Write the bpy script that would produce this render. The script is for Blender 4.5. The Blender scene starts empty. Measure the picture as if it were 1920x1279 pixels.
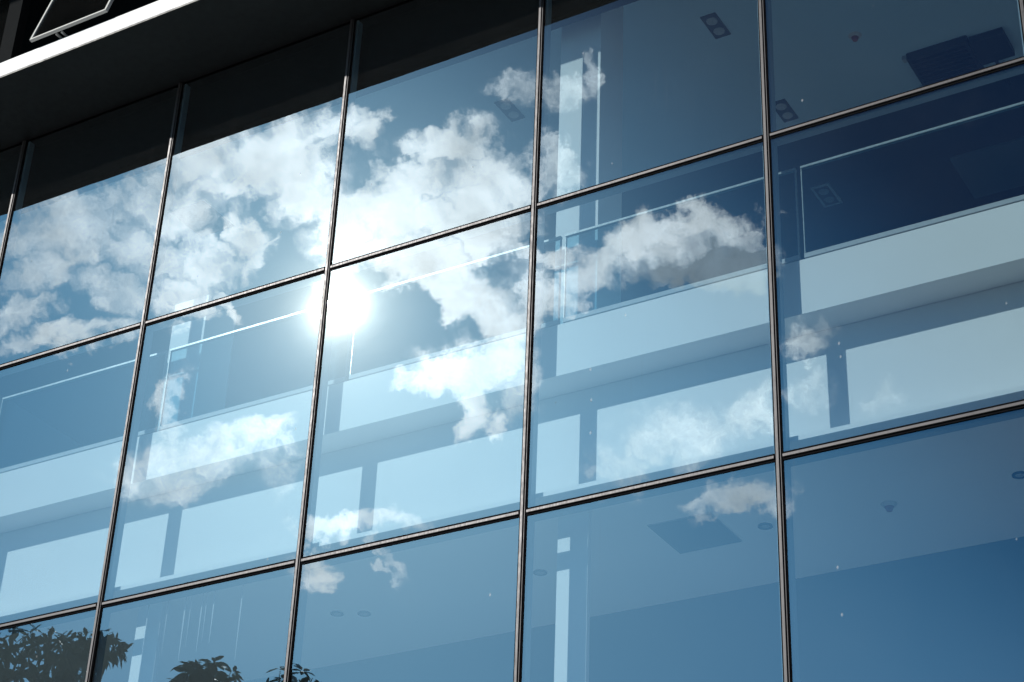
import bpy, bmesh, math, random
from mathutils import Vector, Matrix

random.seed(11)
SC = bpy.context.scene
COL = SC.collection

# ------------------------------------------------------------------ camera
R_RIGHT = Vector((0.86278291, 0.50429274, 0.03597885))
R_DOWN = Vector((-0.22916644, 0.45352362, -0.86127758))
R_FWD = Vector((-0.45065329, 0.73485043, 0.50685940))
cam_data = bpy.data.cameras.new("camera")
cam = bpy.data.objects.new("camera", cam_data)
COL.objects.link(cam)
m = Matrix.Identity(4)
for r in range(3):
    m[r][0] = R_RIGHT[r]; m[r][1] = -R_DOWN[r]; m[r][2] = -R_FWD[r]
m.translation = Vector((9.35346639, -8.10783681, 1.61160994))
cam.matrix_world = m
cam_data.sensor_width = 36.0
cam_data.lens = 36.0 * 3596.2 / 1920.0
cam_data.clip_start = 0.05
cam_data.clip_end = 3000
SC.camera = cam

# ------------------------------------------------------------------ render / exposure
SC.view_settings.view_transform = 'Standard'
SC.view_settings.look = 'None'
SC.view_settings.exposure = 0.0
SC.view_settings.gamma = 1.0
SC.view_settings.use_curve_mapping = False
cy = SC.cycles
cy.use_denoising = True
cy.use_adaptive_sampling = True
cy.adaptive_threshold = 0.02
cy.max_bounces = 8
cy.transparent_max_bounces = 24
cy.diffuse_bounces = 3
cy.glossy_bounces = 4
cy.caustics_reflective = False
cy.caustics_refractive = False
cy.sample_clamp_indirect = 4.0

# ------------------------------------------------------------------ sky
SUN_DIR = Vector((-0.52091866, -0.67975029, 0.51631705)).normalized()
SUN_EL = math.asin(SUN_DIR.z)
SUN_AZ = math.atan2(SUN_DIR.x, SUN_DIR.y)
SUN_U = SUN_DIR.cross(Vector((0, 0, 1))).normalized()
SUN_V = SUN_U.cross(SUN_DIR).normalized()

# cloud banks around the sun: centre (u, v) and half axes as tangents of the angle from the sun, tilt, weight
CLOUDS = [(0.1455, 0.0294, 0.0459, 0.019, 2.689, 0.66), (0.1515, 0.0069, 0.0324, 0.0163, 2.69, 0.62), (0.112, 0.019, 0.0243, 0.0164, -3.063, 0.66), (0.1178, -0.0063, 0.0297, 0.0123, -3.061, 0.6), (0.14, -0.0305, 0.0377, 0.0087, 2.782, 0.66), (0.165, -0.0219, 0.0188, 0.0109, 2.692, 0.55), (0.1062, 0.0443, 0.0162, 0.0164, 3.041, 0.62), (0.0788, 0.0719, 0.0328, 0.015, 2.688, 0.9), (0.0408, 0.0759, 0.0384, 0.0192, 2.864, 1.05), (0.0149, 0.0938, 0.0165, 0.0138, 3.038, 0.95), (0.0585, 0.0588, 0.0465, 0.0137, 2.777, 0.95), (0.0196, 0.0558, 0.022, 0.0152, -3.067, 1.0), (0.0869, 0.0408, 0.0217, 0.0151, 3.042, 0.75), (0.0289, 0.066, 0.0329, 0.0166, -2.892, 1.0), (0.0506, 0.0334, 0.0247, 0.0093, -2.099, 0.78), (0.0708, 0.0148, 0.0219, 0.0165, 2.692, 0.7), (0.0416, 0.0259, 0.0071, 0.0193, -2.888, 0.72), (0.0801, -0.0027, 0.0164, 0.0123, 2.693, 0.75), (0.0577, -0.0075, 0.0137, 0.006, -2.184, 0.85), (0.0924, 0.0127, 0.0136, 0.0165, 3.044, 0.62), (0.0693, 0.0287, 0.0272, 0.0066, -2.711, 0.66), (-0.005, 0.0884, 0.0144, 0.0138, 3.038, 1.0), (-0.0498, 0.0852, 0.0265, 0.0144, 2.9, 1.05), (-0.0347, 0.0683, 0.025, 0.0125, 3.04, 0.95), (-0.068, 0.0703, 0.0279, 0.0167, 3.04, 1.0), (-0.0168, 0.0512, 0.036, 0.0194, 3.042, 1.2), (-0.053, 0.052, 0.0446, 0.0139, 3.042, 1.1), (0.0011, 0.0355, 0.0193, 0.0221, 3.043, 1.3), (-0.0847, 0.072, 0.0154, 0.0125, 3.04, 0.8), (0.0054, 0.0517, 0.0165, 0.0166, 3.041, 1.1), (-0.0354, 0.0307, 0.0333, 0.0167, -2.978, 1.1), (-0.0589, 0.0191, 0.0306, 0.0153, -2.54, 1.05), (-0.0886, 0.0023, 0.021, 0.014, -2.889, 1.0), (-0.0984, 0.0173, 0.0154, 0.0196, 3.045, 0.85), (-0.0991, 0.0398, 0.0281, 0.0073, 3.13, 0.85), (-0.1099, 0.0156, 0.0155, 0.0126, 3.046, 0.8), (-0.0649, 0.0448, 0.0307, 0.0111, -2.892, 0.95), (-0.0767, 0.0096, 0.0168, 0.0167, -2.715, 0.95), (-0.0687, -0.0248, 0.0279, 0.0139, 3.136, 1.05), (-0.0902, -0.0143, 0.014, 0.014, 3.048, 0.9), (-0.0763, -0.0451, 0.0095, 0.0167, -2.972, 0.95), (-0.0909, -0.0508, 0.0112, 0.0101, 3.051, 0.8), (-0.0473, -0.0351, 0.0195, 0.0072, 2.875, 0.66), (0.0839, -0.0556, 0.0076, 0.0248, -3.056, 0.6), (0.067, -0.0845, 0.0382, 0.0166, 2.912, 0.62), (0.046, -0.0743, 0.0356, 0.0111, 2.876, 0.58), (0.0766, -0.0991, 0.0245, 0.0127, 3.054, 0.58), (0.0259, -0.0836, 0.011, 0.0249, 3.053, 0.42), (0.1017, -0.0931, 0.019, 0.0193, 3.053, 0.55), (-0.0212, -0.1129, 0.036, 0.0078, 2.916, 0.9), (0.0015, -0.1372, 0.0138, 0.01, 3.058, 0.72), (-0.0394, -0.1281, 0.0044, 0.0168, 2.794, 0.45), (-0.1, 0.1184, 0.028, 0.0112, -3.073, 0.54), (-0.1174, 0.1286, 0.0062, 0.0139, 3.036, 0.5), (-0.1035, 0.0823, 0.0168, 0.014, -3.07, 0.55), (-0.0827, 0.1222, 0.014, 0.0072, 3.036, 0.5), (-0.1493, 0.0476, 0.0254, 0.0141, 2.438, 1.0), (-0.1768, 0.0588, 0.027, 0.0118, 2.956, 1.05), (-0.2057, 0.056, 0.0229, 0.0141, -3.068, 1.05), (-0.1672, 0.0395, 0.0369, 0.0118, 2.785, 1.1), (-0.1297, 0.0302, 0.0211, 0.0126, 2.525, 0.9), (-0.2038, 0.0459, 0.0286, 0.0113, 2.872, 1.15), (-0.184, -0.0451, 0.0455, 0.0198, 2.879, 0.55), (-0.2171, -0.0308, 0.0258, 0.0142, 2.878, 0.52), (-0.2187, -0.0761, 0.0286, 0.0096, 2.882, 0.72), (-0.2481, 0.0062, 0.0184, 0.013, -2.893, 0.52), (-0.2509, -0.022, 0.0115, 0.0142, 3.05, 0.5), (-0.1528, -0.0762, 0.017, 0.0169, 3.054, 0.42), (-0.2915, -0.0211, 0.0203, 0.0171, 3.05, 0.26), (-0.1024, -0.0244, 0.0112, 0.0336, 3.049, 0.5)]
GAPS = [(0.0698, 0.0486, 0.006, 0.0044, 3.041, 0.7), (0.0229, 0.0319, 0.0138, 0.0138, 2.868, 1.0), (0.0028, 0.0673, 0.0083, 0.0124, 2.778, 0.8), (-0.0468, 0.0723, 0.0125, 0.005, 3.04, 0.45), (-0.0831, 0.0298, 0.0112, 0.0126, -3.065, 0.55), (-0.0532, -0.0094, 0.0223, 0.0089, -3.062, 0.85), (-0.0331, -0.003, 0.0125, 0.0167, 3.047, 0.6), (0.0221, 0.0819, 0.006, 0.005, 3.039, 0.6), (0.0573, 0.0465, 0.011, 0.0069, 2.778, 0.45), (-0.0192, 0.0848, 0.0083, 0.0111, 3.039, 0.6)]
SHADE = [(-0.194, 0.0435, 0.04, 0.0113, 2.872, 1.0), (-0.168, 0.0319, 0.0341, 0.0084, 2.786, 0.85), (-0.146, 0.0233, 0.0198, 0.0098, 2.526, 0.6), (-0.2125, 0.0453, 0.0201, 0.0169, 3.044, 1.0), (-0.0809, 0.024, 0.014, 0.0139, 3.045, 0.6), (-0.2104, -0.0797, 0.02, 0.0071, 2.882, 0.3)]

SKY_STRENGTH = 0.1


class Nodes:
    """short helper around a node tree"""
    def __init__(self, tree):
        self.t = tree; self.t.nodes.clear()
    def n(self, kind, **kw):
        nd = self.t.nodes.new(kind)
        for k, v in kw.items():
            setattr(nd, k, v)
        return nd
    def put(self, sock, v):
        if hasattr(v, 'is_output'):
            self.t.links.new(v, sock)
        elif v is not None:
            sock.default_value = v
    def math(self, op, a, b=None, c=None, clamp=False):
        nd = self.n('ShaderNodeMath', operation=op, use_clamp=clamp)
        for s, v in zip(nd.inputs, (a, b, c)):
            self.put(s, v)
        return nd.outputs[0]
    def vec(self, op, a, b=None, scale=None):
        nd = self.n('ShaderNodeVectorMath', operation=op)
        self.put(nd.inputs[0], a); self.put(nd.inputs[1], b)
        if scale is not None:
            self.put(nd.inputs['Scale'], scale)
        return nd.outputs['Value'] if op in ('DOT_PRODUCT', 'LENGTH', 'DISTANCE') else nd.outputs['Vector']
    def ramp(self, v, a, b, c=0.0, d=1.0, mode='SMOOTHSTEP'):
        nd = self.n('ShaderNodeMapRange', interpolation_type=mode)
        for s, x in zip(nd.inputs, (v, a, b, c, d)):
            self.put(s, x)
        return nd.outputs[0]
    def noise(self, vec, scale, detail=4.0, rough=0.5, lac=2.0, dist=0.0):
        nd = self.n('ShaderNodeTexNoise', noise_dimensions='3D')
        self.put(nd.inputs['Vector'], vec)
        nd.inputs['Scale'].default_value = scale
        nd.inputs['Detail'].default_value = detail
        nd.inputs['Roughness'].default_value = rough
        nd.inputs['Lacunarity'].default_value = lac
        nd.inputs['Distortion'].default_value = dist
        return nd
    def mixc(self, f, a, b, mode='MIX'):
        nd = self.n('ShaderNodeMix', data_type='RGBA', blend_type=mode)
        self.put(nd.inputs[0], f); self.put(nd.inputs[6], a); self.put(nd.inputs[7], b)
        return nd.outputs[2]
    def comb(self, x, y, z):
        nd = self.n('ShaderNodeCombineXYZ')
        for s, v in zip(nd.inputs, (x, y, z)):
            self.put(s, v)
        return nd.outputs[0]


def rgb(r, g, b):
    return (r, g, b, 1.0)


def build_world():
    w = bpy.data.worlds.new("World"); SC.world = w
    w.use_nodes = True
    N = Nodes(w.node_tree)
    out = N.n('ShaderNodeOutputWorld'); bg = N.n('ShaderNodeBackground')
    N.t.links.new(bg.outputs[0], out.inputs['Surface'])
    sky = N.n('ShaderNodeTexSky', sky_type='NISHITA', sun_disc=False)
    sky.sun_elevation = SUN_EL; sky.sun_rotation = SUN_AZ
    sky.altitude = 50; sky.air_density = 1.0; sky.dust_density = 0.6; sky.ozone_density = 2.5
    d = N.vec('NORMALIZE', N.n('ShaderNodeTexCoord').outputs['Generated'])
    cs = N.vec('DOT_PRODUCT', d, tuple(SUN_DIR))
    k = N.math('MAXIMUM', cs, 0.15)
    u = N.math('DIVIDE', N.vec('DOT_PRODUCT', d, tuple(SUN_U)), k)
    v = N.math('DIVIDE', N.vec('DOT_PRODUCT', d, tuple(SUN_V)), k)
    p = N.comb(u, v, 0.0)
    # ragged cloud edges: warp the position with two noises
    w1 = N.vec('SCALE', N.vec('SUBTRACT', N.noise(p, 13, 3, 0.5).outputs['Color'], (0.5, 0.5, 0.5)), scale=0.036)
    w2 = N.vec('SCALE', N.vec('SUBTRACT', N.noise(p, 48, 5, 0.62).outputs['Color'], (0.5, 0.5, 0.5)), scale=0.044)
    q = N.vec('ADD', N.vec('ADD', p, w1), w2)
    qs = N.n('ShaderNodeSeparateXYZ'); N.t.links.new(q, qs.inputs[0])

    # each bank is worked out after the one before it (its running sum rides along in z, scaled to nothing),
    # which keeps the shader small enough to compile
    def field(lst, combine, after=0.0):
        acc = None
        for (cx, cy_, rx, ry, a, wt) in lst:
            mp = N.n('ShaderNodeMapping', vector_type='TEXTURE')
            N.put(mp.inputs['Vector'], N.comb(qs.outputs[0], qs.outputs[1], after if acc is None else acc))
            mp.inputs['Location'].default_value = (cx, cy_, 0)
            mp.inputs['Rotation'].default_value = (0, 0, a)
            mp.inputs['Scale'].default_value = (rx, ry, 1e6)
            ln = N.vec('LENGTH', mp.outputs[0])
            f = N.ramp(ln, 1.45, 0.25, 0.0, wt)
            if acc is None: acc = f
            elif combine == 'MAX':
                nd = N.n('ShaderNodeMath', operation='SMOOTH_MAX')
                N.put(nd.inputs[0], acc); N.put(nd.inputs[1], f); nd.inputs[2].default_value = 0.08
                acc = nd.outputs[0]
            else: acc = N.math('ADD', acc, f)
        return acc
    D = field(CLOUDS, 'MAX')
    G = field(GAPS, 'ADD', D)
    S = field(SHADE, 'ADD', G)
    n1 = N.noise(q, 38, 8, 0.66).outputs['Fac']
    n2 = N.noise(q, 140, 4, 0.65).outputs['Fac']
    # thin scattered cloud over the rest of the sky
    dz = N.math('MAXIMUM', N.n('ShaderNodeSeparateXYZ').outputs[2], 0.05)
    sep = dz.node.inputs[0].links[0].from_node
    N.t.links.new(d, sep.inputs[0])
    deck = N.vec('DIVIDE', d, N.comb(dz, dz, 1.0))
    far = N.math('MULTIPLY', N.ramp(N.noise(deck, 1.1, 7, 0.6).outputs['Fac'], 0.5, 0.72),
                 N.ramp(cs, 0.90, 0.80, 0, 0.75))
    body = N.noise(N.vec('ADD', p, (0.004, -0.009, 0.3)), 30, 5, 0.6).outputs['Fac']
    dens = N.math('SUBTRACT', D, G)
    soft = N.ramp(u, 0.03, 0.13, 2.1, 1.7, 'LINEAR')
    dens = N.math('ADD', dens, N.math('MULTIPLY', N.math('SUBTRACT', n1, 0.5), soft))
    dens = N.math('ADD', dens, N.math('MULTIPLY', N.math('SUBTRACT', n2, 0.5), 0.75))
    near = N.ramp(D, 0.12, 0.34)
    alpha = N.math('MULTIPLY', N.ramp(dens, 0.05, 1.15, 0.0, 0.95), near)
    # thin milky veil round every bank
    veil = N.math('MULTIPLY', N.ramp(N.math('ADD', D, N.math('MULTIPLY', N.math('SUBTRACT', body, 0.5), 0.6)), 0.10, 1.1), 0.42)
    alpha = N.math('SUBTRACT', N.math('ADD', alpha, veil), N.math('MULTIPLY', alpha, veil))
    alpha = N.math('MAXIMUM', alpha, far)
    # brightness of the cloud: forward scattering round the sun, own shade in the thick parts
    ang = N.math('SQRT', N.math('ADD', N.math('MULTIPLY', u, u), N.math('MULTIPLY', v, v)))
    ang = N.math('ADD', ang, N.ramp(cs, 0.25, 0.0, 0.0, 4.0))
    fwd = N.math('POWER', 2.718, N.math('MULTIPLY', ang, -8.5))
    lum = N.math('ADD', CLOUD_BASE, N.math('MULTIPLY', fwd, CLOUD_FWD))
    lum = N.math('MULTIPLY', lum, N.ramp(body, 0.30, 0.70, 0.62, 1.16, 'LINEAR'))
    shade = N.math('MULTIPLY', S, N.ramp(body, 0.70, 0.35, 0.60, 1.1, 'LINEAR'), clamp=True)
    lum = N.math('MULTIPLY', lum, N.math('SUBTRACT', 1.0, N.math('MULTIPLY', shade, 0.60)))
    tint = N.mixc(shade, rgb(1.0, 0.98, 0.97), rgb(0.74, 0.90, 1.04))
    ccol = N.vec('SCALE', tint, scale=lum)
    blue = N.mixc(1.0, sky.outputs[0], SKY_TINT, 'MULTIPLY')
    # the clear sky deepens upwards and away from the sun, as in crisp autumn air
    deep = N.math('ADD', N.math('MULTIPLY', u, -0.8), N.math('MULTIPLY', v, 1.3))
    deep = N.math('MULTIPLY', N.ramp(deep, 0.0, 0.38), N.ramp(cs, 0.4, 0.8, 0.5, 0.90))
    rest = N.math('SUBTRACT', 1.0, deep)
    blue = N.vec('MULTIPLY', blue, N.comb(N.math('POWER', rest, 1.7), rest, N.math('POWER', rest, 0.78)))
    low = N.ramp(v, 0.02, -0.20, 0.0, 1.0)
    blue = N.vec('MULTIPLY', blue, N.mixc(low, rgb(1, 1, 1), rgb(1.42, 1.01, 0.94)))
    col = N.mixc(alpha, blue, ccol)
    # circumsolar glare
    a2 = N.math('MULTIPLY', ang, ang)
    g1 = N.math('DIVIDE', GLARE[0], N.math('POWER', N.math('ADD', 1.0, N.math('DIVIDE', a2, GLARE[1] ** 2)), GLARE[2]))
    g2 = N.math('MULTIPLY', N.math('POWER', 2.718, N.math('MULTIPLY', ang, -1.0 / GLARE[4])), GLARE[3])
    gl = N.vec('SCALE', N.comb(1.15, 1.0, 0.80), scale=N.math('ADD', g1, g2))
    col = N.vec('ADD', col, gl)
    N.put(bg.inputs['Color'], col)
    bg.inputs['Strength'].default_value = SKY_STRENGTH
    w.cycles.sampling_method = 'MANUAL'
    w.cycles.sample_map_resolution = 1024


# in units of the sky texture, before the strength of 0.1
CLOUD_BASE = 15.0
CLOUD_FWD = 33.0
SKY_TINT = rgb(0.25, 0.74, 1.02)
GLARE = (300.0, 0.0072, 1.36, 14.0, 0.065)
build_world()

sun_data = bpy.data.lights.new("sun", 'SUN')
sun_data.energy = 4.5
sun_data.angle = math.radians(0.5)
sun_data.color = (1.0, 0.965, 0.90)
sun = bpy.data.objects.new("sun", sun_data)
COL.objects.link(sun)
sun.rotation_euler = SUN_DIR.to_track_quat('Z', 'Y').to_euler()
sun.location = SUN_DIR * 60

# ------------------------------------------------------------------ helpers
class MB:
    """collects boxes and other faces and links them as ONE mesh object"""
    def __init__(self):
        self.v = []; self.f = []; self.mi = []; self.bev = None
    def box(self, x0, x1, y0, y1, z0, z1, mi=0):
        b = len(self.v)
        self.v += [(x, y, z) for z in (z0, z1) for y in (y0, y1) for x in (x0, x1)]
        self.f += [(b, b+2, b+3, b+1), (b+4, b+5, b+7, b+6), (b, b+1, b+5, b+4),
                   (b+2, b+6, b+7, b+3), (b, b+4, b+6, b+2), (b+1, b+3, b+7, b+5)]
        self.mi += [mi] * 6
        return self
    def face(self, pts, mi=0):
        b = len(self.v); self.v += [tuple(p) for p in pts]
        self.f.append(tuple(range(b, b + len(pts)))); self.mi.append(mi)
        return self
    def cyl(self, c, r0, r1, z0, z1, n=20, mi=0):
        """closed lathe piece on the z axis"""
        b = len(self.v)
        for z, r in ((z0, r0), (z1, r1)):
            for i in range(n):
                a = 2 * math.pi * i / n
                self.v.append((c[0] + r * math.cos(a), c[1] + r * math.sin(a), z))
        for i in range(n):
            j = (i + 1) % n
            self.f.append((b+i, b+j, b+n+j, b+n+i)); self.mi.append(mi)
        self.f.append(tuple(b + n - 1 - i for i in range(n))); self.f.append(tuple(b + n + i for i in range(n)))
        self.mi += [mi, mi]
        return self
    def tube(self, pts, radii, n=8, mi=0):
        b = len(self.v)
        for i, p in enumerate(pts):
            p = Vector(p)
            a = Vector(pts[min(i+1, len(pts)-1)]) - Vector(pts[max(i-1, 0)])
            a.normalize()
            s = a.orthogonal().normalized(); t = a.cross(s)
            for k in range(n):
                an = 2 * math.pi * k / n
                self.v.append(tuple(p + (s * math.cos(an) + t * math.sin(an)) * radii[i]))
        for i in range(len(pts) - 1):
            for k in range(n):
                l = (k + 1) % n
                self.f.append((b+i*n+k, b+i*n+l, b+(i+1)*n+l, b+(i+1)*n+k)); self.mi.append(mi)
        self.f.append(tuple(b + n - 1 - k for k in range(n)))
        e = b + (len(pts) - 1) * n
        self.f.append(tuple(e + k for k in range(n))); self.mi += [mi, mi]
        return self
    def build(self, name, mats, parent=None, bevel=0.0, smooth=False, origin=None):
        me = bpy.data.meshes.new(name)
        o0 = Vector(origin) if origin is not None else Vector((0, 0, 0))
        me.from_pydata([tuple(Vector(p) - o0) for p in self.v], [], self.f)
        for mt in (mats if isinstance(mats, (list, tuple)) else [mats]):
            me.materials.append(mt)
        me.polygons.foreach_set('material_index', self.mi)
        if smooth:
            me.polygons.foreach_set('use_smooth', [True] * len(self.f))
        me.update()
        o = bpy.data.objects.new(name, me); COL.objects.link(o)
        o.location = o0
        if parent is not None:
            o.parent = parent
        if bevel > 0:
            b = o.modifiers.new('bevel', 'BEVEL'); b.width = bevel; b.segments = 2; b.limit_method = 'ANGLE'
        return o


def tag(o, label=None, cat=None, group=None, kind=None):
    if label: o['label'] = label
    if cat: o['category'] = cat
    if group: o['group'] = group
    if kind: o['kind'] = kind
    return o


def empty(name, loc=(0, 0, 0)):
    o = bpy.data.objects.new(name, None); COL.objects.link(o)
    o.location = loc; o.empty_display_size = 0.2
    return o


def copy_tree(o, loc=None, parent=None):
    c = o.copy(); COL.objects.link(c)
    if parent is not None: c.parent = parent
    for ch in list(o.children):
        copy_tree(ch, None, c)
    if loc is not None: c.location = loc
    return c


# ------------------------------------------------------------------ materials
def new_mat(name):
    mt = bpy.data.materials.new(name); mt.use_nodes = True
    N = Nodes(mt.node_tree)
    out = N.n('ShaderNodeOutputMaterial')
    return mt, N, out


def solid(name, col, rough=0.6, metal=0.0, var=0.12, scale=6.0, bump=0.0, spec=0.4, stretch=(1, 1, 1)):
    """a surface with slight uneven colour and roughness"""
    mt, N, out = new_mat(name)
    b = N.n('ShaderNodeBsdfPrincipled')
    N.t.links.new(b.outputs[0], out.inputs['Surface'])
    pos = N.vec('MULTIPLY', N.n('ShaderNodeNewGeometry').outputs['Position'], stretch)
    nz = N.noise(pos, scale, 6, 0.6).outputs['Fac']
    nf = N.noise(pos, scale * 9, 4, 0.6).outputs['Fac']
    mixn = N.math('ADD', N.math('MULTIPLY', nz, 0.7), N.math('MULTIPLY', nf, 0.3))
    f = N.ramp(mixn, 0.3, 0.7, 1 - var, 1 + var, 'LINEAR')
    c = N.vec('SCALE', tuple(col[:3]), scale=f)
    N.put(b.inputs['Base Color'], c)
    N.put(b.inputs['Roughness'], N.ramp(nf, 0.3, 0.7, max(rough - 0.08, 0.02), min(rough + 0.08, 1), 'LINEAR'))
    b.inputs['Metallic'].default_value = metal
    b.inputs['Specular IOR Level'].default_value = spec
    if bump > 0:
        bp = N.n('ShaderNodeBump'); bp.inputs['Strength'].default_value = bump
        bp.inputs['Distance'].default_value = 0.01
        N.put(bp.inputs['Height'], nf); N.put(b.inputs['Normal'], bp.outputs[0])
    return mt


def coated_glass(name, tint, refl, r0, dust=0.03, wave=1.0, marks=1.0):
    """solar-control pane: mirror coat over a tinted transparent body, with dust, run marks and specks"""
    mt, N, out = new_mat(name)
    pos = N.n('ShaderNodeNewGeometry').outputs['Position']
    tr = N.n('ShaderNodeBsdfTransparent'); tr.inputs[0].default_value = tint
    gl = N.n('ShaderNodeBsdfGlossy', distribution='GGX'); gl.inputs['Roughness'].default_value = 0.0
    gl.inputs['Color'].default_value = refl
    df = N.n('ShaderNodeBsdfDiffuse'); df.inputs[0].default_value = rgb(0.62, 0.63, 0.62)
    # slow roller wave of toughened glass
    info = N.n('ShaderNodeObjectInfo')
    off = N.math('MULTIPLY', info.outputs['Random'], 40.0)
    pw = N.vec('ADD', pos, N.comb(off, 0.0, off))
    h = N.noise(N.vec('MULTIPLY', pw, (1.0, 0.0, 1.6)), 1.3, 2, 0.4).outputs['Fac']
    h2 = N.noise(N.vec('MULTIPLY', pw, (1.0, 0.0, 3.0)), 5.0, 1, 0.4).outputs['Fac']
    hh = N.math('ADD', h, N.math('MULTIPLY', h2, 0.05))
    bp = N.n('ShaderNodeBump'); bp.inputs['Strength'].default_value = 1.0
    bp.inputs['Distance'].default_value = 0.0006 * wave
    N.put(bp.inputs['Height'], hh); N.put(gl.inputs['Normal'], bp.outputs[0])
    # Schlick rise towards grazing, the same from both sides of the sheet
    ge = N.n('ShaderNodeNewGeometry')
    cs = N.math('ABSOLUTE', N.vec('DOT_PRODUCT', ge.outputs['Normal'], ge.outputs['Incoming']))
    sch = N.math('POWER', N.math('SUBTRACT', 1.0, cs, clamp=True), 5.0)
    rf = N.math('ADD', r0, N.math('MULTIPLY', sch, 1.0 - r0), clamp=True)
    # dirt
    film = N.ramp(N.noise(pw, 2.0, 5, 0.6).outputs['Fac'], 0.3, 0.75, 0.5, 1.5, 'LINEAR')
    run = N.noise(N.vec('MULTIPLY', pw, (46.0, 0.0, 0.55)), 1.0, 2, 0.5).outputs['Fac']
    patch = N.ramp(N.noise(pw, 0.9, 2, 0.5).outputs['Fac'], 0.55, 0.75)
    run = N.math('MULTIPLY', N.ramp(run, 0.58, 0.80), patch)
    sp = N.n('ShaderNodeTexVoronoi', feature='F1'); sp.inputs['Scale'].default_value = 7.0
    N.put(sp.inputs['Vector'], N.vec('MULTIPLY', pw, (1.3, 0.0, 0.8)))
    keep = N.math('GREATER_THAN', N.n('ShaderNodeSeparateColor').outputs[0], 0.86)
    sc = keep.node.inputs[0].links[0].from_node
    N.t.links.new(sp.outputs['Color'], sc.inputs[0])
    speck = N.math('MULTIPLY', N.ramp(sp.outputs['Distance'], 0.075, 0.035), keep)
    dirt = N.math('ADD', N.math('MULTIPLY', film, dust),
                  N.math('ADD', N.math('MULTIPLY', run, 0.11 * marks), N.math('MULTIPLY', speck, 0.30 * marks)), clamp=True)
    body = N.n('ShaderNodeMixShader')
    N.put(body.inputs[0], rf); N.put(body.inputs[1], tr.outputs[0]); N.put(body.inputs[2], gl.outputs[0])
    mx = N.n('ShaderNodeMixShader')
    N.put(mx.inputs[0], dirt); N.put(mx.inputs[1], body.outputs[0]); N.put(mx.inputs[2], df.outputs[0])
    N.t.links.new(mx.outputs[0], out.inputs['Surface'])
    return mt


def clear_inner(name, tint):
    mt, N, out = new_mat(name)
    tr = N.n('ShaderNodeBsdfTransparent'); tr.inputs[0].default_value = tint
    N.t.links.new(tr.outputs[0], out.inputs['Surface'])
    return mt


GLASS = coated_glass('blue_coated_glass', rgb(0.755, 0.875, 0.925), rgb(0.74, 0.90, 1.0), 0.30, dust=0.005)
GLASS_IN = clear_inner('glass_inner_face', rgb(0.97, 0.985, 0.98))
DARKGLASS = coated_glass('dark_grey_glass', rgb(0.30, 0.36, 0.36), rgb(0.8, 0.9, 0.95), 0.10, dust=0.005, marks=0.0)
GUARD = coated_glass('guard_glass', rgb(0.62, 0.78, 0.84), rgb(0.9, 0.95, 1.0), 0.02, dust=0.003, wave=0.3, marks=0.0)
GUARD_EDGE = solid('polished_glass_edge', (0.30, 0.36, 0.37), 0.25, var=0.05)
CAP = solid('anodised_cap', (0.080, 0.076, 0.079), 0.42, metal=0.25, spec=0.25, var=0.18, scale=9, stretch=(1, 1, 0.3))
GASKET = solid('black_silicone', (0.006, 0.006, 0.007), 0.85, var=0.3, scale=30, bump=0.3, spec=0.03)
FRAME_IN = solid('blue_grey_inner_frame', (0.24, 0.32, 0.38), 0.5, var=0.06)
SOFFIT = solid('black_soffit_metal', (0.009, 0.0095, 0.010), 0.5, var=0.15, scale=2.0)
WHITE = solid('white_fascia_paint', (0.62, 0.62, 0.63), 0.5, var=0.05, scale=3.0)
PLASTER = solid('white_plaster', (0.80, 0.80, 0.79), 0.85, var=0.025, scale=2.2)
CEIL = solid('skylit_ceiling_paint', (0.42, 0.57, 0.68), 0.9, var=0.03, scale=1.5)  # blue of the sky light on the shaded ceiling is put into this colour
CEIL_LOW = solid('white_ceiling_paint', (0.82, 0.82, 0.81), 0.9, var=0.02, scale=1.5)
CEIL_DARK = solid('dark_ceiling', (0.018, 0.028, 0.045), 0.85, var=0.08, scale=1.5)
WALL_BLUE = solid('grey_blue_wall', (0.12, 0.16, 0.18), 0.85, var=0.04, scale=1.2)
TRIM = solid('grey_trim', (0.36, 0.40, 0.42), 0.6, var=0.05)
FLOOR = solid('floor_tiles', (0.62, 0.61, 0.58), 0.95, var=0.1, scale=12)
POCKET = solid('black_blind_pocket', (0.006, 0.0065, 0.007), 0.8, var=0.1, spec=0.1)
CONC = solid('rendered_wall', (0.30, 0.30, 0.30), 0.85, var=0.1, scale=2.5, bump=0.2)
FIXT_DARK = solid('dark_fixture', (0.012, 0.016, 0.020), 0.5, var=0.1)
LAMP = solid('unlit_lamp_lens', (0.34, 0.36, 0.37), 0.25, var=0.05)
FIXT_LIGHT = solid('pale_fixture_rim', (0.55, 0.56, 0.56), 0.45, var=0.05)
DETECT = solid('detector_plastic', (0.55, 0.53, 0.52), 0.45, var=0.05)
DETECT_RED = solid('detector_red_bulb', (0.30, 0.10, 0.10), 0.4, var=0.05)
SASH = solid('pale_sash_edge', (0.60, 0.60, 0.58), 0.35, var=0.05)
SHEER, _N, _out = new_mat('sheer_strand')
_d = _N.n('ShaderNodeBsdfDiffuse'); _d.inputs[0].default_value = rgb(0.80, 0.82, 0.84)
_t = _N.n('ShaderNodeBsdfTransparent')
_m = _N.n('ShaderNodeMixShader'); _m.inputs[0].default_value = 0.45
_N.put(_m.inputs[1], _t.outputs[0]); _N.put(_m.inputs[2], _d.outputs[0])
_N.t.links.new(_m.outputs[0], _out.inputs['Surface'])
DARKFRAME = solid('dark_window_frame', (0.012, 0.013, 0.014), 0.85, var=0.1, spec=0.03)
PAVING = solid('grey_paving', (0.24, 0.235, 0.225), 0.85, var=0.2, scale=1.4, bump=0.3)
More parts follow.
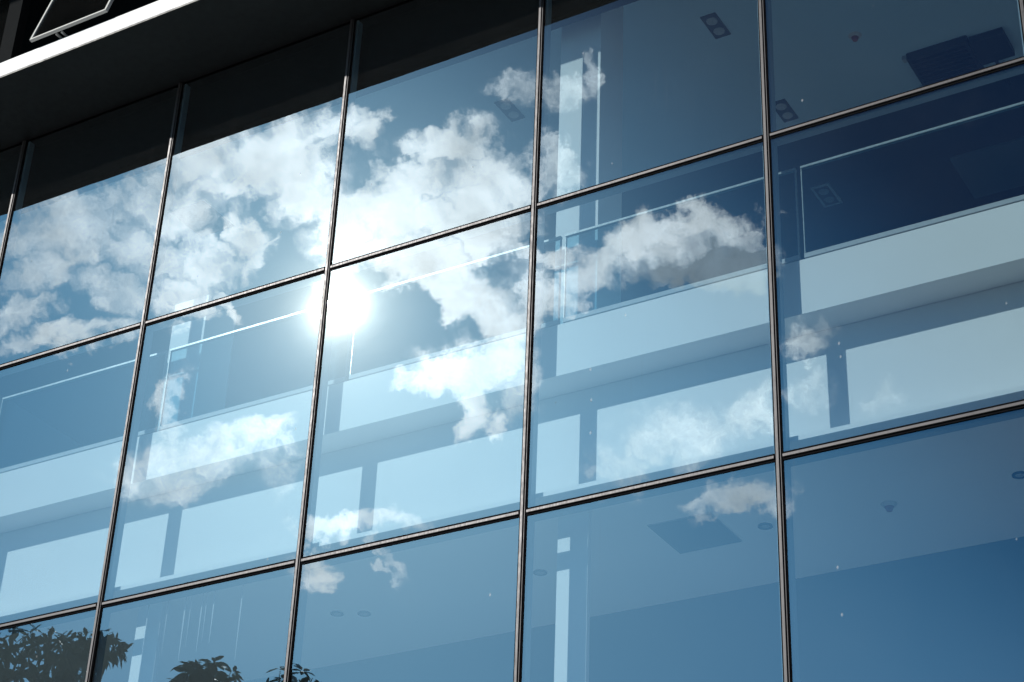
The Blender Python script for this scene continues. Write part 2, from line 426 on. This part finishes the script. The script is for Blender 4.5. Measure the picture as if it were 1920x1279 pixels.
BARK = solid('bark', (0.11, 0.085, 0.06), 0.9, var=0.3, scale=14, bump=0.8, stretch=(1, 1, 0.25))


def leaf_mat():
    mt, N, out = new_mat('tree_leaf')
    pos = N.n('ShaderNodeNewGeometry').outputs['Position']
    nz = N.noise(pos, 3.0, 3, 0.6).outputs['Fac']
    col = N.mixc(N.ramp(nz, 0.3, 0.7), rgb(0.010, 0.022, 0.012), rgb(0.024, 0.046, 0.020))
    b = N.n('ShaderNodeBsdfPrincipled'); N.put(b.inputs['Base Color'], col)
    b.inputs['Roughness'].default_value = 0.45
    tl = N.n('ShaderNodeBsdfTranslucent'); N.put(tl.inputs[0], col)
    mx = N.n('ShaderNodeMixShader'); mx.inputs[0].default_value = 0.2
    N.put(mx.inputs[1], b.outputs[0]); N.put(mx.inputs[2], tl.outputs[0])
    N.t.links.new(mx.outputs[0], out.inputs['Surface'])
    return mt


LEAF = leaf_mat()

# ------------------------------------------------------------------ ground
g = MB().box(-400, 400, -400, 400, -0.5, 0.0).build('ground', PAVING)
tag(g, 'grey paved ground in front of the glass building', 'ground', kind='structure')

# ------------------------------------------------------------------ the building
BAY = 1.5
ZT, Z1, Z2, Z3, Z4 = 10.12, 8.10, 6.089, 4.08, 2.07        # soffit, transoms and sill
I0, I1 = -2, 6                                    # mullion numbers
XL, XR = I0 * BAY, I1 * BAY
HW = 0.0225                                        # half width of a gasket

bld = empty('office_building', (0, 0, 0))
tag(bld, 'office building with a blue mirrored glass curtain wall under a black overhang', 'building')


def pane(x0, x1, z0, z1, name='glass_pane', parent=bld, y=0.0, t=0.012, mats=None, tilt=0.0012):
    """one sheet of glass, set a hair out of true like every real pane"""
    a, b = random.uniform(-tilt, tilt), random.uniform(-tilt, tilt)
    cx, cz = (x0 + x1) / 2, (z0 + z1) / 2
    mbx = MB().box(x0 - cx, x1 - cx, 0, t, z0 - cz, z1 - cz, 1)
    mbx.mi[2] = 0
    o = mbx.build(name, mats or [GLASS, GLASS_IN], parent)
    o.location = (cx, y, cz)
    o.rotation_euler = (a, 0, b)
    return o


for i in range(I0, I1):
    for z0, z1 in ((Z4, Z3), (Z3, Z2), (Z2, Z1), (Z1, ZT)):
        pane(i * BAY + 0.021, (i + 1) * BAY - 0.021, z0 + 0.021, z1 - 0.021)

for i in range(I0, I1 + 1):
    x = i * BAY
    mb = MB().box(x - 0.034, x + 0.034, 0.016, 0.066, Z4, ZT)
    mu = mb.build('mullion', FRAME_IN, bld)
    mb = MB().box(x - HW, x + HW, -0.005, -0.0015, Z4, ZT - 0.001)
    mb.box(x - 0.019, x + 0.019, -0.0015, 0.016, Z4, ZT - 0.001)
    mb.build('gasket', GASKET, mu)
    mb = MB().box(x - 0.012, x + 0.005, -0.017, -0.005, Z4, ZT - 0.001)
    mb.box(x + 0.0105, x + 0.0155, -0.012, -0.005, Z4, ZT - 0.001)
    mb.build('cap', CAP, mu, bevel=0.0015)

for zt in (Z3, Z2, Z1):
    for i in range(I0, I1):
        x0, x1 = i * BAY + HW, (i + 1) * BAY - HW
        tb = MB().box(x0 + 0.006, x1 - 0.006, 0.016, 0.064, zt - 0.034, zt + 0.034).build('transom', FRAME_IN, bld)
        mb = MB().box(x0 + 0.0005, x1 - 0.0005, -0.005, -0.0015, zt - HW, zt + HW)
        mb.box(x0 - 0.009, x1 + 0.009, -0.0014, 0.016, zt - 0.019, zt + 0.019)
        mb.build('gasket', GASKET, tb)
        mb = MB().box(x0 + 0.001, x1 - 0.001, -0.014, -0.005, zt - 0.0085, zt + 0.0085)
        mb.build('cap', CAP, tb, bevel=0.0015)

# floor slab of the upper storey: white upstand close behind the glass, recessed white wall under it
YU, YW = 0.115, 0.32
MB().box(XL, XR, YU, 5.98, 6.97, 7.31).build('slab_edge', PLASTER, bld)
MB().box(XL, XR, YU + 0.03, 5.98, 7.313, 7.33).build('upper_floor', FLOOR, bld)
MB().box(XL, XR, YW, YW + 0.16, 6.36, 6.967).build('bulkhead', PLASTER, bld)
MB().box(XL, XR, YW - 0.006, YW + 0.16, 6.23, 6.357).build('bulkhead_trim', TRIM, bld)
MB().box(XL, XR, 0.07, 1.69, 6.20, 6.227).build('lower_ceiling', CEIL_LOW, bld)
MB().box(XL, XR, 1.69, 1.85, 2.30, 6.967).build('partition_wall', WALL_BLUE, bld)
MB().box(XL, XR, 0.02, 1.69, 2.2, 2.3).build('lower_floor', FLOOR, bld)
# upper room
MB().box(XL, XR, 0.02, 0.66, ZT, ZT + 0.03).build('blind_pocket', POCKET, bld)
MB().box(XL, XR, 0.085, 0.20, 9.60, ZT - 0.001).build('added_dark_box', POCKET, bld, bevel=0.02)  # no real blind: black box added to darken the band below the soffit
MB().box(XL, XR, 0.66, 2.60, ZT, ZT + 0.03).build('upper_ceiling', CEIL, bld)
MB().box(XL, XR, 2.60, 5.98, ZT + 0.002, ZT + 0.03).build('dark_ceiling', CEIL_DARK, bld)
MB().box(6.05, 8.6, 3.38, 3.95, ZT - 0.02, ZT + 0.0018).build('ceiling_raft', WALL_BLUE, bld)
MB().box(XL, XR, 5.98, 6.2, 0, 12.6).build('back_wall', CONC, bld)
for xs in ((XL - 0.2, XL), (XR, XR + 0.2)):
    MB().box(xs[0], xs[1], 0.0, 6.2, 0, 12.6).build('end_wall', CONC, bld)
MB().box(XL, XR, 0.0, 5.98, 0, 2.198).build('base_wall', CONC, bld)
MB().box(XL, XR, -0.03, -0.0005, 1.95, Z4 - 0.002).build('sill_panel', SOFFIT, bld)

# columns behind every other mullion line
for x in (1.5, 4.5, 7.5):
    MB().box(x - 0.02, x + 0.270, 0.295, 0.60, 7.332, 8.42 if x < 2 else ZT - 0.001).build('column', PLASTER, bld)
    MB().box(x + 0.055, x + 0.246, 0.285, 0.319, 2.302, 6.198).build('column', PLASTER, bld)

# overhang above the curtain wall
MB().box(XL - 0.2, XR + 0.2, -0.668, -0.001, 10.121, 10.137).build('soffit', SOFFIT, bld)
MB().box(XL - 0.2, XR + 0.2, -0.665, -0.60, 10.1375, 10.272).build('fascia', WHITE, bld)
MB().box(XL - 0.2, XR + 0.2, -0.60, 6.2, 10.165, 10.262).build('roof_slab', SOFFIT, bld)
MB().box(XL - 0.2, XR + 0.2, -0.615, -0.60, 10.272, 10.300).build('window_sill', DARKFRAME, bld)
MB().box(XL - 0.2, XR + 0.2, -2.85, 6.2, 12.60, 12.75).build('canopy', SOFFIT, bld)
# storey above: dark windows, one of them standing open
for i in range(I0, I1):
    x0, x1 = i * BAY + 0.33, (i + 1) * BAY + 0.33
    if x1 > XR: x1 = XR
    wn = MB().box(x0 - 0.09, x0 + 0.045, -0.615, -0.54, 10.300, 12.60).build('window', DARKFRAME, bld)
    if i != 0:
        pane(x0 + 0.046, x1 - 0.091, 10.303, 12.59, 'pane', wn, -0.585, mats=[DARKGLASS, GLASS_IN])
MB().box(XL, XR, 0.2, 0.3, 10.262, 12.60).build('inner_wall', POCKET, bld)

# the open top-hung sash of the upper window (hinged above, pushed out at the foot)
sx0, sx1 = 0.666, 1.378
foot = Vector((0, -0.715, 10.312)); up = Vector((0, 0.130, 0.485)).normalized(); hh = 1.05
ow = empty('open_window', (sx0, -0.715, 10.312))
ow.parent = bld
nrm = Vector((0, up.z, -up.y))
def sash_pt(x, t, n): return Vector((x - sx0, 0, 0)) + up * t + nrm * n
mbs = MB()
def sash_bar(x0, x1, t0, t1, n0=-0.012, n1=0.012):
    b = len(mbs.v)
    for n in (n0, n1):
        for t in (t0, t1):
            for x in (x0, x1):
                mbs.v.append(tuple(sash_pt(x, t, n)))
    mbs.f.extend([(b, b+1, b+3, b+2), (b+4, b+6, b+7, b+5), (b, b+4, b+5, b+1), (b+2, b+3, b+7, b+6), (b, b+2, b+6, b+4), (b+1, b+5, b+7, b+3)])
    mbs.mi.extend([0] * 6)
sash_bar(sx0, sx1, 0, 0.016)
sash_bar(sx0, sx0 + 0.017, 0.0165, hh - 0.0165)
sash_bar(sx1 - 0.017, sx1, 0.0165, hh - 0.0165)
sash_bar(sx0, sx1, hh - 0.016, hh)
mbs.build('sash_frame', SASH, ow)
mbs = MB()
sash_bar(sx0 + 0.018, sx1 - 0.018, 0.017, hh - 0.017, -0.004, 0.004)
mbs.build('pane', [DARKGLASS], ow)
for xs in (0.22, 0.27):
    MB().box(xs, xs + 0.012, 0.02, 0.09, -0.010, 0.004).build('stay', SASH, ow)

# ------------------------------------------------------------------ glass guard behind the curtain wall
def guard(x0, x1):
    r = empty('glass_guard', (x0, 0.15, 7.335))
    w, h = x1 - x0, 7.945 - 7.335
    MB().box(0.006, w - 0.006, -0.006, 0.006, 0.028, h - 0.014).build('glass_sheet', GUARD, r)
    MB().box(0.0, w, -0.011, 0.011, h - 0.0135, h).build('top_rail', GUARD_EDGE, r)
    MB().box(0.0, w, -0.013, 0.013, 0.0, 0.0275).build('base_channel', TRIM, r)
    for xa in (0.0, w - 0.0055):
        MB().box(xa, xa + 0.0055, -0.008, 0.008, 0.028, h - 0.014).build('polished_edge', GUARD_EDGE, r)
    return r

guards = {}
for i in range(-1, 6):
    x0, x1 = i * BAY + 0.135, (i + 1) * BAY + 0.105
    if x1 > XR: x1 = XR - 0.01
    guards[i] = tag(guard(x0, x1), None, 'guard rail', 'glass guards along the upper floor edge')
for i, l in {
    -1: 'glass guard panel at the far left edge, behind the clouded pane',
    0: 'glass guard panel behind the pane left of the leftmost white column',
    1: 'glass guard panel behind the pane just left of the reflected sun',
    2: 'glass guard panel behind the pane holding the sun glare at its corner',
    3: 'glass guard panel behind the dark grey reflected cloud',
    4: 'glass guard panel below the dark twin downlight at the right, cloudless',
    5: 'glass guard panel past the last mullion on the right'}.items():
    guards[i]['label'] = l

# ------------------------------------------------------------------ ceiling fittings
def downlight(x, y, rim):
    r = empty('twin_downlight', (x, y, ZT))
    w, l = 0.056, 0.126
    MB().box(-w, w, -l, l, -0.008, 0.0).build('housing', FIXT_DARK, r)
    if rim:
        k = MB()
        for a in ((-w-0.018, w+0.018, l, l+0.018), (-w-0.018, w+0.018, -l-0.018, -l), (-w-0.018, -w, -l, l), (w, w+0.018, -l, l)):
            k.box(a[0], a[1], a[2], a[3], -0.010, 0.0)
        k.build('rim', FIXT_LIGHT, r)
    for s in (-1, 1):
        MB().cyl((0, s * 0.058), 0.036, 0.040, -0.013, -0.008).build('lamp', LAMP, r)
    return r

for x, y, rim, lab in (
    (5.162, 1.20, 0, 'dark twin downlight high on the pale ceiling, right of the lit column'),
    (3.446, 1.36, 0, 'faint twin downlight seen above the big white cloud, left of the lit column'),
    (5.200, 2.285, 0, 'twin downlight half hidden beside the mullion, left of the ceiling air conditioner'),
    (5.063, 3.41, 1, 'pale rimmed twin downlight deep inside on the dark ceiling')):
    tag(downlight(x, y, rim), lab, 'ceiling light', 'twin downlights in the upper ceiling')


def smoke(x, y, z):
    r = empty('smoke_detector', (x, y, z))
    MB().cyl((0, 0), 0.030, 0.046, -0.018, 0.0, 24).build('base', DETECT, r, smooth=False)
    MB().cyl((0, 0), 0.016, 0.026, -0.042, -0.018, 20).build('sensor', DETECT_RED, r)
    return r

tag(smoke(5.953, 1.74, ZT), 'smoke detector on the upper ceiling, left of the dark air conditioner', 'smoke detector', 'smoke detectors')
tag(smoke(6.225, 0.975, 6.20), 'reddish smoke detector on the lower ceiling behind the bottom right pane', 'smoke detector', 'smoke detectors')


def small_light(x, y):
    r = empty('round_downlight', (x, y, 6.20))
    k = MB(); n = 24
    for i in range(n):
        a, b = 2 * math.pi * i / n, 2 * math.pi * (i + 1) / n
        def pt(an, rr, z): return (rr * math.cos(an), rr * math.sin(an), z)
        k.face([pt(a, 0.042, -0.006), pt(b, 0.042, -0.006), pt(b, 0.030, -0.009), pt(a, 0.030, -0.009)][::-1])
        k.face([pt(a, 0.042, 0), pt(b, 0.042, 0), pt(b, 0.042, -0.006), pt(a, 0.042, -0.006)][::-1])
        k.face([pt(a, 0.030, -0.009), pt(b, 0.030, -0.009), pt(b, 0.026, -0.001), pt(a, 0.026, -0.001)][::-1])
    k.build('rim', FIXT_DARK, r)
    MB().cyl((0, 0), 0.0258, 0.0258, -0.003, -0.0005).build('lamp', LAMP, r)
    return r

for x, y, lab in (
    (5.513, 0.939, 'small round downlight right of the dark ceiling hatch'),
    (4.060, 0.953, 'small round downlight left of the narrow sunlit column, lower ceiling'),
    (2.748, 1.030, 'right one of two small round downlights close together in the lower ceiling'),
    (2.592, 0.956, 'left one of two small round downlights close together in the lower ceiling'),
    (6.959, 0.940, 'small round downlight at the right edge, beyond the reddish smoke detector')):
    tag(small_light(x, y), lab, 'ceiling light', 'round downlights in the lower ceiling')

h = empty('ceiling_hatch', (5.12, 0.855, 6.20))
MB().box(-0.197, 0.197, -0.212, 0.212, -0.004, 0.0).build('hatch_frame', TRIM, h)
MB().box(-0.190, 0.190, -0.205, 0.205, -0.008, -0.0042).build('hatch_panel', WALL_BLUE, h)
tag(h, 'blue grey square hatch in the lower ceiling left of the last mullion', 'hatch')
h3 = empty('ceiling_hatch', (0, 0, ZT)); h3.location = (0.55, 1.45, ZT)
MB().box(-0.17, 0.17, -0.20, 0.20, -0.008, 0.0).build('hatch_panel', WALL_BLUE, h3)
tag(h3, 'blue grey hatch in the upper ceiling at far left behind thin cloud', 'hatch')

# pale strands hanging close behind the lowest pane, third from the left
st = empty('strand_curtain', (1.80, 0.10, 6.16))
for dx, w, L in ((0.0, 0.008, 0.48), (0.155, 0.005, 0.44), (0.29, 0.010, 0.50), (0.335, 0.004, 0.42), (0.42, 0.008, 0.46), (0.455, 0.005, 0.40), (0.51, 0.009, 0.42), (0.72, 0.008, 0.56)):
    MB().face([(dx + w * 0.4, 0, -L), (dx + w * 0.6, 0, -L), (dx + w, 0, -L * 0.45), (dx + w, 0, 0), (dx, 0, 0), (dx, 0, -L * 0.45)]).build('strand', SHEER, st)
tag(st, 'row of thin pale strands hanging behind the lowest pane, above the small mirrored treetop', 'curtain')

# ceiling cassette of the air conditioning with its dark casing, hanging under the ceiling
ac = empty('air_conditioner', (6.50, 2.30, ZT))
MB().box(-0.31, 0.12, -0.22, 0.24, -0.060, 0.0).build('casing', FIXT_DARK, ac, bevel=0.006)
MB().box(0.125, 0.36, -0.19, 0.08, -0.060, 0.0).build('outlet_box', FIXT_DARK, ac, bevel=0.006)
k = MB()
for s in range(9):
    k.box(-0.285, 0.095, -0.19 + s * 0.047, -0.165 + s * 0.047, -0.066, -0.0602)
k.build('louvre', GASKET, ac)
for yb in (-0.20, 0.16):
    MB().box(-0.345, -0.312, yb, yb + 0.04, -0.03, 0.0).build('bracket', TRIM, ac)
MB().tube([(0.22, 0.085, -0.03), (0.22, 0.40, -0.03)], [0.012, 0.012]).build('pipe', FIXT_DARK, ac, smooth=True)
tag(ac, 'dark air conditioner casing hung under the upper ceiling at the right', 'air conditioner')

# ------------------------------------------------------------------ trees across the square, seen only as reflections
def tree(name, base, lobes, label, seed, leaves_per):
    rnd = random.Random(seed)
    r = empty(name, (base[0], base[1], 0))
    B = Vector((base[0], base[1], 0))
    top = sum((Vector(l[0]) for l in lobes), Vector()) / len(lobes) - B
    fork = Vector((top.x * 0.35, top.y * 0.35, top.z * 0.45))
    tm = MB().tube([(0, 0, -0.1), (0.03, 0.02, 0.5), tuple(fork * 0.6 + Vector((0.06, -0.04, 0))), tuple(fork)],
                   [0.24, 0.17, 0.14, 0.12], 12)
    tr_o = None
    for (c, rad) in lobes:
        e = Vector(c) - B
        mid = (fork + e) * 0.5 + Vector((rnd.uniform(-.15, .15), rnd.uniform(-.15, .15), -0.15))
        tm.tube([tuple(fork - Vector((0, 0, 0.05))), tuple(mid), tuple(e), tuple(e + Vector((0, 0, rad * 0.8)))],
                [0.085, 0.05, 0.028, 0.008], 7)
        for k_ in range(7):
            dr = Vector((rnd.gauss(0, 1), rnd.gauss(0, 1), rnd.gauss(0.35, 0.7))).normalized()
            st = mid.lerp(e, rnd.uniform(0.5, 1.0))
            tm.tube([tuple(st), tuple(st.lerp(e + dr * rad * 0.8, 0.5) + Vector((0, 0, 0.04))), tuple(e + dr * rad * 0.85)],
                    [0.022, 0.012, 0.004], 5)
    tm.build('trunk', BARK, r, smooth=True)
    lm = MB()
    for (c, rad) in lobes:
        e = Vector(c) - B
        for t in range(leaves_per):
            dr = Vector((rnd.gauss(0, 1), rnd.gauss(0, 1), rnd.gauss(0, 0.8))).normalized()
            rr = rad * (rnd.random() ** 0.45) * rnd.choice((0.7, 0.9, 1.0, 1.25))
            p0 = e + Vector((dr.x, dr.y, dr.z * 0.85)) * rr
            # a drooping whorl of long leaves at the end of a twig
            out = (dr + Vector((0, 0, 0.3))).normalized()
            nl = rnd.randint(4, 7)
            ph = rnd.random() * 6.28
            s = out.orthogonal().normalized(); t2 = out.cross(s)
            for l in range(nl):
                an = ph + l * 6.283 / nl + rnd.uniform(-.3, .3)
                ax = (s * math.cos(an) + t2 * math.sin(an) + out * 0.35 + Vector((0, 0, -0.25))).normalized()
                L = rnd.uniform(0.12, 0.21); wd = L * rnd.uniform(0.14, 0.21)
                sd = ax.cross(out)
                if sd.length < 1e-3: sd = ax.orthogonal()
                sd.normalize()
                dn = Vector((0, 0, -1))
                a0 = p0 + ax * 0.015
                lm.face([a0, a0 + ax * L * 0.35 + sd * wd, a0 + ax * L * 0.75 + sd * wd * 0.8 + dn * L * 0.08,
                         a0 + ax * L + dn * L * 0.2, a0 + ax * L * 0.75 - sd * wd * 0.8 + dn * L * 0.08, a0 + ax * L * 0.35 - sd * wd])
    lm.build('crown', LEAF, r)
    tag(r, label, 'tree', 'trees mirrored in the lowest panes')
    return r


tree('broadleaf_tree', (-5.76, -6.49), [((-5.65, -6.12, 9.12), 0.4), ((-5.09, -6.13, 9.05), 0.36), ((-6.1, -5.74, 8.91), 0.75), ((-5.24, -6.75, 9.3), 0.26), ((-5.01, -6.92, 9.39), 0.17), ((-5.28, -6.64, 8.84), 0.4), ((-5.56, -6.49, 8.59), 0.8), ((-4.99, -7.1, 8.46), 0.6), ((-6.66, -5.91, 8.26), 1.0)],
     'dark leafy tree mirrored at the bottom left corner', 3, 24)
tree('broadleaf_tree', (-4.4, -8.19), [((-4.37, -8.0, 9.25), 0.34), ((-4.46, -7.77, 9.27), 0.16), ((-4.5, -8.19, 8.6), 0.75), ((-3.87, -8.82, 9.25), 0.4), ((-3.63, -9.01, 9.24), 0.26), ((-4.03, -8.74, 8.52), 0.7)],
     'two tufted treetop mirrored at the bottom edge, right of the corner tree', 8, 24)
